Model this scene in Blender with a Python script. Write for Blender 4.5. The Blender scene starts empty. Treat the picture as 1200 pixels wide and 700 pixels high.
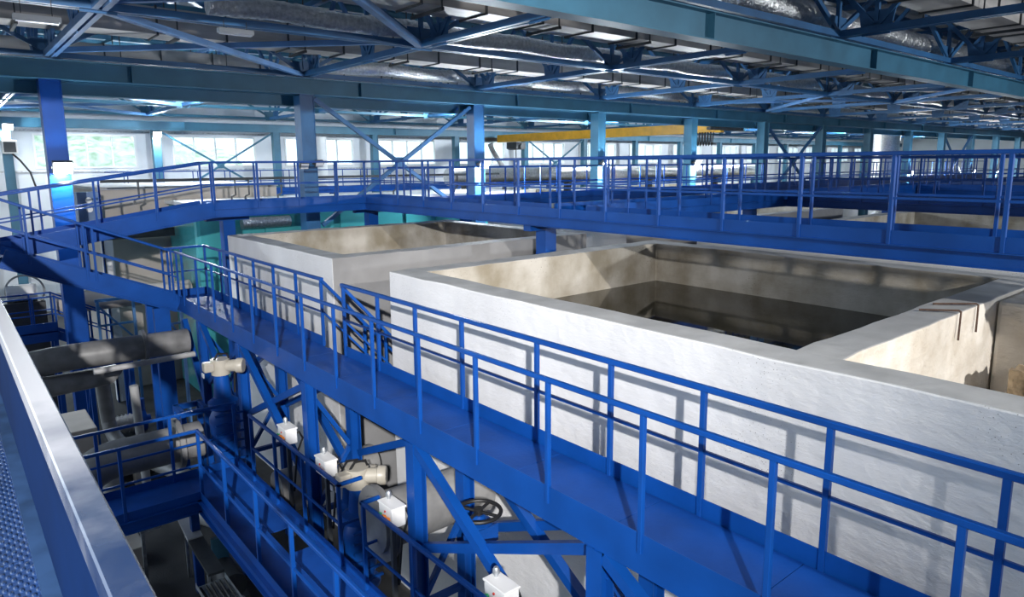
import bpy, bmesh, math, random
from mathutils import Vector, Matrix
random.seed(7)
C = bpy.context.scene.collection
# ------------------------------------------------------------------ camera
# world: x = along the rows of columns (away to the right), y = along the walkways (away to the left),
# z = height above the eye; the hall floor lies at z = -6.8
cam = bpy.data.cameras.new('camera')
cam_o = bpy.data.objects.new('camera', cam); C.objects.link(cam_o)
cam.sensor_width = 36.0
cam.lens = 806.09 * 36.0 / 1200.0
cam.shift_y = -25.0 / 1200.0
cam.clip_start = 0.05; cam.clip_end = 400
R = Matrix(((0.76822268, 0.11030489, -0.63060824),
            (-0.64013256, 0.12002485, -0.7588309),
            (-0.00801409, 0.98662397, 0.16281556)))
cam_o.matrix_world = R.to_4x4()
bpy.context.scene.camera = cam_o
# ------------------------------------------------------------------ light
sc = bpy.context.scene
sc.view_settings.view_transform = 'Standard'
sc.view_settings.look = 'None'
sc.view_settings.exposure = 0.0
sc.view_settings.gamma = 1.0
sc.view_settings.use_curve_mapping = False
w = bpy.data.worlds.new('world'); sc.world = w; w.use_nodes = True
bg = w.node_tree.nodes['Background']
def sky():
    # hazy daylight: bright overhead and towards the window wall (+y), dull on the far side of the building
    nt = w.node_tree; tc = nt.nodes.new('ShaderNodeTexCoord'); sx = nt.nodes.new('ShaderNodeSeparateXYZ')
    nt.links.new(tc.outputs['Generated'], sx.inputs[0])
    def mth(op, a, b):
        m = nt.nodes.new('ShaderNodeMath'); m.operation = op
        for i, v in enumerate((a, b)):
            if isinstance(v, (int, float)): m.inputs[i].default_value = v
            else: nt.links.new(v, m.inputs[i])
        return m.outputs[0]
    v = mth('ADD', mth('MULTIPLY', sx.outputs['Y'], SKY_Y), mth('MULTIPLY', sx.outputs['Z'], SKY_Z))
    v = mth('MAXIMUM', mth('ADD', v, 0.0), SKY_MIN)
    nt.links.new(v, bg.inputs[1]); bg.inputs[0].default_value = (0.72, 0.86, 1.0, 1)
SKY_Y, SKY_Z, SKY_MIN = 2.8, 5.0, 0.17
sky()

def lamp(name, kind, loc, energy, color=(1, 1, 1), radius=0.1, target=None, spot=120, blend=0.5):
    l = bpy.data.lights.new(name, kind); l.energy = energy; l.color = color
    if kind in ('POINT', 'SPOT'): l.shadow_soft_size = radius
    if kind == 'SPOT': l.spot_size = math.radians(spot); l.spot_blend = blend
    o = bpy.data.objects.new(name, l); C.objects.link(o); o.location = loc
    if target is not None:
        o.rotation_euler = (Vector(target) - Vector(loc)).to_track_quat('-Z', 'Y').to_euler()
    return o
lamp('flood_and_fill_beam', 'SPOT', (-2.7, -4.5, 2.35), 16500, (1.0, 0.975, 0.95), 0.09, (2.4, 14.0, -1.6), 82, 1.0)
lamp('flood_and_fill_beam', 'SPOT', (20.0, -8.0, 0.4), 5200, (0.92, 0.96, 1.0), 0.3, (20.0, 8.0, 4.0), 140, 0.7)  # added fill spot, never in view, to brighten the right-hand beam and ceiling
lamp('flood_and_fill_beam', 'SPOT', (4.6, -9.0, 3.0), 7500, (1.0, 0.95, 0.88), 0.12, (8.2, 2.5, -2.6), 44, 0.6)

# ------------------------------------------------------------------ materials
def mat(name, col, rough=0.5, metal=0.0, vary=0.12, nscale=3.0, bump=0.0, bscale=40.0, stretch=(1, 1, 1), col2=None, spec=0.5, detail=6):
    m = bpy.data.materials.new(name); m.use_nodes = True
    nt = m.node_tree; b = nt.nodes['Principled BSDF']
    b.inputs['Roughness'].default_value = rough; b.inputs['Metallic'].default_value = metal
    b.inputs['Specular IOR Level'].default_value = spec
    tc = nt.nodes.new('ShaderNodeTexCoord'); mp = nt.nodes.new('ShaderNodeMapping')
    mp.inputs['Scale'].default_value = stretch
    nt.links.new(tc.outputs['Object'], mp.inputs[0])
    n = nt.nodes.new('ShaderNodeTexNoise'); n.inputs['Scale'].default_value = nscale; n.inputs['Detail'].default_value = detail
    nt.links.new(mp.outputs[0], n.inputs['Vector'])
    rp = nt.nodes.new('ShaderNodeValToRGB')
    c2 = col2 if col2 else tuple(c * (1 - vary * 1.6) for c in col)
    c1 = col if col2 else tuple(min(1, c * (1 + vary)) for c in col)
    rp.color_ramp.elements[0].position = 0.32; rp.color_ramp.elements[1].position = 0.66
    rp.color_ramp.elements[0].color = (*c2, 1); rp.color_ramp.elements[1].color = (*c1, 1)
    nt.links.new(n.outputs['Fac'], rp.inputs[0]); nt.links.new(rp.outputs[0], b.inputs['Base Color'])
    if bump:
        n2 = nt.nodes.new('ShaderNodeTexNoise'); n2.inputs['Scale'].default_value = bscale; n2.inputs['Detail'].default_value = 5
        nt.links.new(tc.outputs['Object'], n2.inputs['Vector'])
        bp = nt.nodes.new('ShaderNodeBump'); bp.inputs['Strength'].default_value = bump; bp.inputs['Distance'].default_value = 0.03
        nt.links.new(n2.outputs['Fac'], bp.inputs['Height']); nt.links.new(bp.outputs[0], b.inputs['Normal'])
    return m
def emit(name, col, s):
    m = bpy.data.materials.new(name); m.use_nodes = True; nt = m.node_tree
    nt.nodes.clear(); o = nt.nodes.new('ShaderNodeOutputMaterial'); e = nt.nodes.new('ShaderNodeEmission')
    e.inputs[0].default_value = (*col, 1); e.inputs[1].default_value = s; nt.links.new(e.outputs[0], o.inputs[0]); return m
BLUE = mat('blue_gloss_paint', (0.004, 0.062, 0.30), 0.36, vary=0.10, nscale=2.2, spec=0.28)
DECK = mat('blue_deck_paint', (0.005, 0.056, 0.28), 0.55, vary=0.16, nscale=1.7, bump=0.08, bscale=25, spec=0.22)
RAILW = mat('scuffed_blue_grey_handrail_paint', (0.040, 0.052, 0.085), 0.25, vary=0.35, nscale=9, col2=(0.008, 0.018, 0.055))
TEAL = mat('teal_steel_paint', (0.045, 0.17, 0.27), 0.5, vary=0.12, nscale=1.2)
TRUSS = mat('blue_truss_paint', (0.030, 0.13, 0.30), 0.45, vary=0.15, nscale=1.5)
TRUSSL = mat('pale_blue_truss_paint', (0.09, 0.22, 0.46), 0.45, vary=0.15, nscale=1.5)
GALV = mat('galvanised_steel', (0.52, 0.55, 0.58), 0.42, 0.75, vary=0.2, nscale=9)
DUCT = mat('galvanised_duct_sheet', (0.52, 0.49, 0.46), 0.5, 0.2, vary=0.22, nscale=1.6, stretch=(0.4, 1, 2))
FOIL = mat('crinkled_aluminium_foil', (0.72, 0.72, 0.72), 0.30, 0.95, vary=0.15, nscale=14, bump=1.0, bscale=22)
PIPE = mat('grey_pipe_paint', (0.20, 0.20, 0.20), 0.38, vary=0.2, nscale=3)
PIPEL = mat('light_grey_pipe_paint', (0.36, 0.36, 0.36), 0.4, vary=0.15, nscale=3)
WHITEC = mat('white_painted_concrete', (0.76, 0.76, 0.765), 0.8, vary=0.06, nscale=1.1, bump=0.25, bscale=7, stretch=(1, 1, 0.35), detail=9)
TOPC = mat('grey_concrete_top', (0.44, 0.45, 0.46), 0.75, vary=0.10, nscale=2.3, bump=0.25, bscale=9)
RAWC = mat('stained_raw_concrete', (0.54, 0.51, 0.46), 0.85, nscale=1.5, col2=(0.27, 0.235, 0.175), bump=0.35, bscale=8, stretch=(1, 1, 0.8), detail=10)
ROUGHC = mat('rough_cast_cream_concrete', (0.78, 0.74, 0.68), 0.9, nscale=2.5, col2=(0.60, 0.54, 0.46), bump=0.9, bscale=6, detail=10)
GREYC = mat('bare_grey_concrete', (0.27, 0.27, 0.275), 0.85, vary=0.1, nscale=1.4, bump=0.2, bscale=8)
BEIGEC = mat('beige_concrete', (0.46, 0.42, 0.38), 0.85, vary=0.08, nscale=1.5)
TANKTEAL = mat('glossy_teal_tank_paint', (0.05, 0.30, 0.33), 0.22, vary=0.15, nscale=0.8)
FLOOR = mat('dark_concrete_floor', (0.07, 0.07, 0.07), 0.7, nscale=0.8, col2=(0.022, 0.022, 0.024), bump=0.2)
PANEL = mat('white_sandwich_panel', (0.74, 0.78, 0.83), 0.45, vary=0.05, nscale=0.6)
PVC = mat('white_window_frame', (0.85, 0.87, 0.88), 0.35, vary=0.03)
YEL = mat('yellow_crane_paint', (0.78, 0.40, 0.02), 0.4, vary=0.08)
BLACK = mat('black_rubber', (0.012, 0.012, 0.013), 0.5, vary=0.2)
DARK = mat('dark_steel', (0.05, 0.055, 0.06), 0.5, vary=0.2)
BOXW = mat('white_plastic_enclosure', (0.80, 0.80, 0.79), 0.4, vary=0.03)
CREAM = mat('cream_actuator_paint', (0.42, 0.39, 0.33), 0.4, vary=0.1)
GREENB = mat('green_button', (0.02, 0.35, 0.12), 0.3); ORANGE = mat('orange_button', (0.75, 0.22, 0.02), 0.3); REDB = mat('red_button', (0.6, 0.04, 0.02), 0.3)
ZINC = mat('bright_zinc_sheet', (0.72, 0.72, 0.72), 0.5, 0.1, vary=0.06)
RUST = mat('rusty_rebar', (0.10, 0.06, 0.045), 0.8, vary=0.3, nscale=20)
DECKR = mat('corrugated_roof_sheet', (0.50, 0.52, 0.54), 0.5, 0.2, vary=0.12, nscale=0.7)
LEAF = mat('pale_green_foliage', (0.78, 0.84, 0.70), 0.9, nscale=1.3, col2=(0.30, 0.42, 0.26), detail=10)
STONE = mat('brown_stone_block', (0.30, 0.23, 0.15), 0.95, vary=0.4, nscale=5, bump=0.8, bscale=12)
GLOW = emit('floodlight_glass', (0.9, 0.96, 1.0), 40)
def special():
    # raised-pattern plate for the observer's walkway
    m = mat('blue_checker_plate', (0.014, 0.038, 0.12), 0.33, vary=0.15, nscale=3)
    nt = m.node_tree; b = nt.nodes['Principled BSDF']
    tc = nt.nodes.new('ShaderNodeTexCoord')
    def wave(rot):
        mp = nt.nodes.new('ShaderNodeMapping'); mp.inputs['Rotation'].default_value = (0, 0, rot); nt.links.new(tc.outputs['Object'], mp.inputs[0])
        wv = nt.nodes.new('ShaderNodeTexVoronoi'); wv.inputs['Scale'].default_value = 30; wv.inputs['Randomness'].default_value = 0.0
        mp.inputs['Scale'].default_value = (1.4, 0.7, 1); nt.links.new(mp.outputs[0], wv.inputs['Vector']); return wv
    v = wave(math.radians(45))
    rp = nt.nodes.new('ShaderNodeValToRGB'); rp.color_ramp.elements[0].position = 0.2; rp.color_ramp.elements[1].position = 0.4
    rp.color_ramp.elements[0].color = (1, 1, 1, 1); rp.color_ramp.elements[1].color = (0, 0, 0, 1)
    nt.links.new(v.outputs['Distance'], rp.inputs[0])
    bp = nt.nodes.new('ShaderNodeBump'); bp.inputs['Strength'].default_value = 0.9; bp.inputs['Distance'].default_value = 0.006
    nt.links.new(rp.outputs[0], bp.inputs['Height']); nt.links.new(bp.outputs[0], b.inputs['Normal'])
    # still dark water
    wm = bpy.data.materials.new('still_dark_water'); wm.use_nodes = True; b = wm.node_tree.nodes['Principled BSDF']
    b.inputs['Base Color'].default_value = (0.022, 0.020, 0.012, 1); b.inputs['Roughness'].default_value = 0.04; b.inputs['IOR'].default_value = 1.33
    # clear window glass
    g = bpy.data.materials.new('clear_window_glass'); g.use_nodes = True; nt = g.node_tree; nt.nodes.clear()
    o = nt.nodes.new('ShaderNodeOutputMaterial'); t = nt.nodes.new('ShaderNodeBsdfTransparent'); gl = nt.nodes.new('ShaderNodeBsdfGlossy')
    gl.inputs['Roughness'].default_value = 0.02; mx = nt.nodes.new('ShaderNodeMixShader'); mx.inputs[0].default_value = 0.07
    t.inputs[0].default_value = (0.95, 0.98, 0.97, 1)
    nt.links.new(t.outputs[0], mx.inputs[1]); nt.links.new(gl.outputs[0], mx.inputs[2]); nt.links.new(mx.outputs[0], o.inputs[0])
    return m, wm, g
CHECK, WATER, GLASS = special()
NAVY = mat('dark_navy_paint', (0.0004, 0.010, 0.050), 0.8, spec=0.05)
NAVYL = mat('dull_blue_ledge_paint', (0.012, 0.030, 0.075), 0.6, vary=0.3, nscale=8, spec=0.12)
def graded_rail():
    # scuffed blue at the near end, blending through noise into pale grey beyond
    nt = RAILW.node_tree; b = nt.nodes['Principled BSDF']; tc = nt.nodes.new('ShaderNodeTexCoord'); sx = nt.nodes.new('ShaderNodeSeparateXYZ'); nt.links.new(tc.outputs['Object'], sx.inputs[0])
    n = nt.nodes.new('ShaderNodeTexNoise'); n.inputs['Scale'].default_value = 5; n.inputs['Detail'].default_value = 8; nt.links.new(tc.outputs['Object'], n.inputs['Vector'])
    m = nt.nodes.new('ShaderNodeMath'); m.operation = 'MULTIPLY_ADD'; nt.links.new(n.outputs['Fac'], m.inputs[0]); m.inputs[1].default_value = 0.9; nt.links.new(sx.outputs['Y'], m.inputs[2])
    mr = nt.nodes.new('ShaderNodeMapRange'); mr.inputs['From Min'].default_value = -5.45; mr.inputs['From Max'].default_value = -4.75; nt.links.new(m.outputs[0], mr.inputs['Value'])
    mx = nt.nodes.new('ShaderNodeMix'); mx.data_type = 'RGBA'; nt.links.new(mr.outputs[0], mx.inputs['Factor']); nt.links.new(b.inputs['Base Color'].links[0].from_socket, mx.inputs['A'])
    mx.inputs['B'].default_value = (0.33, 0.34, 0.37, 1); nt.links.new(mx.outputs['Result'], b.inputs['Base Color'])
graded_rail()

def pits(m, dark, size, scale, extra=0.5, escale=2.2):
    # blow holes and trowel unevenness in cast concrete
    nt = m.node_tree; b = nt.nodes['Principled BSDF']; tc = nt.nodes.new('ShaderNodeTexCoord')
    vo = nt.nodes.new('ShaderNodeTexVoronoi'); vo.inputs['Scale'].default_value = scale; nt.links.new(tc.outputs['Object'], vo.inputs['Vector'])
    no = nt.nodes.new('ShaderNodeTexNoise'); no.inputs['Scale'].default_value = 0.9; no.inputs['Detail'].default_value = 3; nt.links.new(tc.outputs['Object'], no.inputs['Vector'])
    mr = nt.nodes.new('ShaderNodeMapRange'); mr.inputs['From Min'].default_value = 0.45; mr.inputs['From Max'].default_value = 0.7; mr.inputs['To Min'].default_value = 0.0; mr.inputs['To Max'].default_value = size
    nt.links.new(no.outputs['Fac'], mr.inputs['Value'])
    lt = nt.nodes.new('ShaderNodeMath'); lt.operation = 'LESS_THAN'; nt.links.new(vo.outputs['Distance'], lt.inputs[0]); nt.links.new(mr.outputs[0], lt.inputs[1])
    src = b.inputs['Base Color'].links[0].from_socket
    mx = nt.nodes.new('ShaderNodeMix'); mx.data_type = 'RGBA'; nt.links.new(lt.outputs[0], mx.inputs['Factor'])
    nt.links.new(src, mx.inputs['A']); mx.inputs['B'].default_value = (*dark, 1); nt.links.new(mx.outputs['Result'], b.inputs['Base Color'])
    n3 = nt.nodes.new('ShaderNodeTexNoise'); n3.inputs['Scale'].default_value = escale; n3.inputs['Detail'].default_value = 8; n3.inputs['Roughness'].default_value = 0.65
    mp = nt.nodes.new('ShaderNodeMapping'); mp.inputs['Scale'].default_value = (1, 0.6, 1.6); nt.links.new(tc.outputs['Object'], mp.inputs[0]); nt.links.new(mp.outputs[0], n3.inputs['Vector'])
    bp = nt.nodes.new('ShaderNodeBump'); bp.inputs['Strength'].default_value = extra; bp.inputs['Distance'].default_value = 0.06
    nt.links.new(n3.outputs['Fac'], bp.inputs['Height'])
    if b.inputs['Normal'].links: nt.links.new(b.inputs['Normal'].links[0].from_socket, bp.inputs['Normal'])
    nt.links.new(bp.outputs[0], b.inputs['Normal'])
pits(WHITEC, (0.30, 0.29, 0.28), 0.16, 34.0, 0.3, 3.0)
pits(TOPC, (0.22, 0.21, 0.20), 0.08, 30.0, 0.2)
pits(RAWC, (0.14, 0.12, 0.09), 0.20, 22.0, 0.5)
pits(ROUGHC, (0.40, 0.33, 0.25), 0.15, 26.0, 0.8, 2.0)

# ------------------------------------------------------------------ mesh building
V = Vector
class MB:
    def __init__(s): s.v = []; s.f = []; s.m = []; s.mi = 0; s.sm = []
    def add(s, vs, fs, smooth=False):
        o = len(s.v); s.v += [V(p) for p in vs]
        for f in fs: s.f.append([i + o for i in f]); s.m.append(s.mi); s.sm.append(smooth)
        return s
    def box(s, x0, x1, y0, y1, z0, z1):
        vs = [(x0, y0, z0), (x1, y0, z0), (x1, y1, z0), (x0, y1, z0), (x0, y0, z1), (x1, y0, z1), (x1, y1, z1), (x0, y1, z1)]
        return s.add(vs, [(0, 3, 2, 1), (4, 5, 6, 7), (0, 1, 5, 4), (1, 2, 6, 5), (2, 3, 7, 6), (3, 0, 4, 7)])
    def prism(s, p, q, prof, up=(0, 0, 1)):
        p = V(p); q = V(q); d = (q - p).normalized(); up = V(up)
        if abs(d.dot(up)) > 0.99: up = V((0, 1, 0))
        a = d.cross(up).normalized(); b = a.cross(d).normalized(); n = len(prof)
        vs = [p + a * u + b * v for u, v in prof] + [q + a * u + b * v for u, v in prof]
        fs = [(i, (i + 1) % n, n + (i + 1) % n, n + i) for i in range(n)] + [tuple(range(n))[::-1], tuple(range(n, 2 * n))]
        return s.add(vs, fs)
    def bar(s, p, q, w, h, up=(0, 0, 1), c=0.0):
        a, b = w / 2, h / 2
        if c: pr = [(-a + c, -b), (a - c, -b), (a, -b + c), (a, b - c), (a - c, b), (-a + c, b), (-a, b - c), (-a, -b + c)]
        else: pr = [(-a, -b), (a, -b), (a, b), (-a, b)]
        return s.prism(p, q, pr, up)
    def ibeam(s, p, q, b, h, tw=0.012, tf=0.016, up=(0, 0, 1)):
        x, y, t = b / 2, h / 2, tw / 2
        return s.prism(p, q, [(-x, -y), (x, -y), (x, -y + tf), (t, -y + tf), (t, y - tf), (x, y - tf), (x, y), (-x, y), (-x, y - tf), (-t, y - tf), (-t, -y + tf), (-x, -y + tf)], up)
    def channel(s, p, q, b, h, t=0.01, side=1, up=(0, 0, 1)):
        y = h / 2; pr = [(0, -y), (b * side, -y), (b * side, -y + t), (t * side, -y + t), (t * side, y - t), (b * side, y - t), (b * side, y), (0, y)]
        if side < 0: pr = pr[::-1]
        return s.prism(p, q, pr, up)
    def angle(s, p, q, w, t=0.01, up=(0, 0, 1)):
        return s.prism(p, q, [(-w / 2, 0), (w / 2, 0), (w / 2, t), (t / 2, t), (t / 2, w), (-t / 2, w), (-t / 2, t), (-w / 2, t)], up)
    def tube(s, pts, r, n=14, caps=True, rings=None):
        pts = [V(p) for p in pts]; rr = rings if rings else [r] * len(pts)
        t0 = (pts[1] - pts[0]).normalized(); u = t0.orthogonal().normalized(); o = len(s.v); vs = []
        for i, p in enumerate(pts):
            if i == 0: t = t0
            elif i == len(pts) - 1: t = (pts[-1] - pts[-2]).normalized()
            else: t = ((pts[i] - pts[i - 1]).normalized() + (pts[i + 1] - pts[i]).normalized()).normalized()
            u = (u - t * u.dot(t)).normalized(); b = t.cross(u); k = 1.0
            if 0 < i < len(pts) - 1:
                k = 1.0
            for j in range(n):
                a = 2 * math.pi * j / n; vs.append(p + (u * math.cos(a) + b * math.sin(a)) * rr[i] * k)
        fs = [(i * n + j, i * n + (j + 1) % n, (i + 1) * n + (j + 1) % n, (i + 1) * n + j) for i in range(len(pts) - 1) for j in range(n)]
        s.add(vs, fs, True)
        if caps:
            s.add(vs[:n], [tuple(range(n))[::-1]]); s.add(vs[-n:], [tuple(range(n))])
        return s
    def cyl(s, p, q, r, n=18, r2=None): return s.tube([p, q], r, n, True, [r, r2 if r2 is not None else r])
    def torus(s, c, axis, R_, r, n=28, k=8):
        c = V(c); a = V(axis).normalized(); u = a.orthogonal().normalized(); b = a.cross(u); vs = []
        for i in range(n):
            t = 2 * math.pi * i / n; d = u * math.cos(t) + b * math.sin(t)
            for j in range(k):
                e = 2 * math.pi * j / k; vs.append(c + d * (R_ + r * math.cos(e)) + a * r * math.sin(e))
        return s.add(vs, [(i * k + j, i * k + (j + 1) % k, ((i + 1) % n) * k + (j + 1) % k, ((i + 1) % n) * k + j) for i in range(n) for j in range(k)], True)
    def lathe(s, c, axis, prof, n=22):
        c = V(c); a = V(axis).normalized(); u = a.orthogonal().normalized(); b = a.cross(u); vs = []
        for r, h in prof:
            for j in range(n):
                t = 2 * math.pi * j / n; vs.append(c + a * h + (u * math.cos(t) + b * math.sin(t)) * r)
        fs = [(i * n + j, i * n + (j + 1) % n, (i + 1) * n + (j + 1) % n, (i + 1) * n + j) for i in range(len(prof) - 1) for j in range(n)]
        return s.add(vs, fs, True)
    def mesh(s, name, mats, base=(0, 0, 0)):
        base = V(base); me = bpy.data.meshes.new(name)
        me.from_pydata([p - base for p in s.v], [], s.f)
        for m in (mats if isinstance(mats, (list, tuple)) else [mats]): me.materials.append(m)
        me.polygons.foreach_set('material_index', s.m); me.polygons.foreach_set('use_smooth', s.sm)
        bm = bmesh.new(); bm.from_mesh(me); bmesh.ops.recalc_face_normals(bm, faces=bm.faces); bm.to_mesh(me); bm.free()
        if any(s.sm):
            me.polygons.foreach_set('use_smooth', s.sm); me.set_sharp_from_angle(angle=math.radians(40))
        me.update(); return me
    def build(s, name, mats, parent=None, base=None, bevel=0):
        if base is None: base = root_loc(parent) if parent else (0, 0, 0)
        o = bpy.data.objects.new(name, s.mesh(name, mats, base)); C.objects.link(o)
        if parent: o.parent = parent; o.location = V(base) - root_loc(parent) if parent else (0, 0, 0)
        else: o.location = base
        if bevel:
            b = o.modifiers.new('bevel', 'BEVEL'); b.width = bevel; b.segments = 2; b.limit_method = 'ANGLE'
        return o
BASE = {}
def root_loc(o):
    p = V((0, 0, 0))
    while o is not None: p = p + V(o.location); o = o.parent
    return p
def tag(o, label, cat, group=None):
    o['label'] = label; o['category'] = cat
    if group: o['group'] = group
    return o
def thing(name, label, cat, loc, group=None):
    o = bpy.data.objects.new(name, None); C.objects.link(o); o.location = loc; o.empty_display_size = 0.2
    return tag(o, label, cat, group)
def struct(name, mb, mats):
    o = mb.build(name, mats); o['kind'] = 'structure'; return o
def inst(name, me, parent, loc):            # a further copy of a repeated part, sharing its mesh
    o = bpy.data.objects.new(name, me); C.objects.link(o); o.parent = parent; o.location = V(loc) - root_loc(parent); return o
GZ = -6.8
ORD = ['first', 'second', 'third', 'fourth', 'fifth', 'sixth', 'seventh', 'eighth', 'ninth', 'tenth', 'eleventh', 'twelfth', 'thirteenth', 'fourteenth', 'fifteenth', 'sixteenth', 'seventeenth']
COLX = [2.24 + 6.0 * k for k in range(15)]
YF, YB = 19.0, 37.4

# ================================================================== SETTING
struct('floor', MB().box(-8, 100, -8, 39.2, GZ - 0.3, GZ), FLOOR)
def roof():
    mb = MB(); n = 380; x0, x1, y0, y1, z = -8.0, 100.0, -4.0, 39.4, 4.75
    vs = []; fs = []
    for i in range(n + 1):
        x = x0 + (x1 - x0) * i / n; h = z + (0.09 if (i // 2) % 2 else 0.0)
        vs += [(x, y0, h), (x, y1, h)]
    for i in range(n): fs.append((2 * i, 2 * i + 1, 2 * i + 3, 2 * i + 2))
    mb.add(vs, fs); mb.box(x0, x1, y0, y1, 4.95, 5.1); return mb
struct('ceiling', roof(), DECKR)
WZ0, WZ1 = -0.05, 1.56
WINS = [(c + 1.15, c + 5.45) for c in [2.55 + 5.95 * k for k in range(-1, 16)]]
def back_wall():
    mb = MB(); Y0, Y1 = 39.0, 39.18
    mb.box(-8, 100, Y0, Y1, GZ, WZ0); mb.box(-8, 100, Y0, Y1, WZ1, 5.0)
    xs = [-8.0] + [v for a in WINS for v in a] + [100.0]
    for i in range(0, len(xs), 2): mb.box(xs[i], xs[i + 1], Y0, Y1, WZ0, WZ1)
    x = -6.0
    while x < 98:                       # panel joints and the two sheeting rails
        mb.box(x, x + 0.03, Y0 - 0.02, Y0, GZ, WZ0 - 0.06); mb.box(x, x + 0.03, Y0 - 0.02, Y0, WZ1 + 0.06, 4.7); x += 1.0
    return mb
struct('wall_back', back_wall(), PANEL)
struct('wall_right', MB().box(99.8, 100, -8, 39.2, GZ, 5.0), PANEL)
struct('trim_1', MB().box(-8, 99, 38.9, 38.98, -0.22, -0.14).box(-8, 99, 38.9, 38.98, 1.66, 1.74), GALV)
for i, (a, b) in enumerate(WINS):
    fr = MB(); t = 0.09
    fr.box(a, b, 38.93, 39.1, WZ0, WZ0 + t); fr.box(a, b, 38.93, 39.1, WZ1 - t, WZ1); fr.box(a, a + t, 38.93, 39.1, WZ0 + t, WZ1 - t); fr.box(b - t, b, 38.93, 39.1, WZ0 + t, WZ1 - t)
    for k in (1, 2, 3):
        xm = a + (b - a) * k / 4; fr.box(xm - 0.035, xm + 0.035, 38.95, 39.08, WZ0 + t, WZ1 - t)
    o = struct('window_%d' % (i + 1), fr, PVC)
    for k in range(4):
        MB().box(a + (b - a) * k / 4 + 0.036 + (0.06 if k == 0 else 0), a + (b - a) * (k + 1) / 4 - 0.036 - (0.06 if k == 3 else 0), 39.0, 39.012, WZ0 + t, WZ1 - t).build('window_pane', GLASS, o)
# wooded slope outside the windows
def slope():
    mb = MB(); nx, nz = 90, 14; vs = []
    for j in range(nz + 1):
        for i in range(nx + 1):
            x = -20 + 150 * i / nx; top = 0.95 if x < 14 else (0.62 if x < 24 else 0.36)
            vs.append((x, 52 + j * 1.6 + random.uniform(-.7, .7), GZ + j * top + random.uniform(-.5, .5)))
    mb.add(vs, [(j * (nx + 1) + i, j * (nx + 1) + i + 1, (j + 1) * (nx + 1) + i + 1, (j + 1) * (nx + 1) + i) for j in range(nz) for i in range(nx)], True); return mb
o = slope().build('garden_slope', LEAF); o['kind'] = 'structure'

# ================================================================== RAILINGS
def handrail(parent, pts, posts, h=1.09, sec=0.05, post=0.045, mid=True, m=None, drop=0.0, close=True):
    """pts: deck-edge polyline; posts: deck-edge points of the uprights."""
    m = m or BLUE
    mb = MB(); P = [V(p) + V((0, 0, h - sec / 2)) for p in pts]
    for a, b in zip(P, P[1:]):
        d = (b - a).normalized() * sec / 2
        mb.bar(a - d, b + d, sec, sec, c=0.007)
    rail = mb.build('handrail', m, parent)
    pm = MB().bar((0, 0, -drop), (0, 0, h - sec + 0.004), post, post, up=(0, 1, 0), c=0.004)
    me = pm.mesh('post', m)
    for p in posts: inst('post', me, rail, p)
    if mid:
        mb = MB()
        for a, b in zip(pts, pts[1:]):
            mb.bar(V(a) + V((0, 0, h * 0.5)), V(b) + V((0, 0, h * 0.5)), 0.022, 0.03)
        mb.build('mid_rail', m, rail)
    return rail
def frange(a, b, n): return [a + (b - a) * i / n for i in range(n + 1)]

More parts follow.
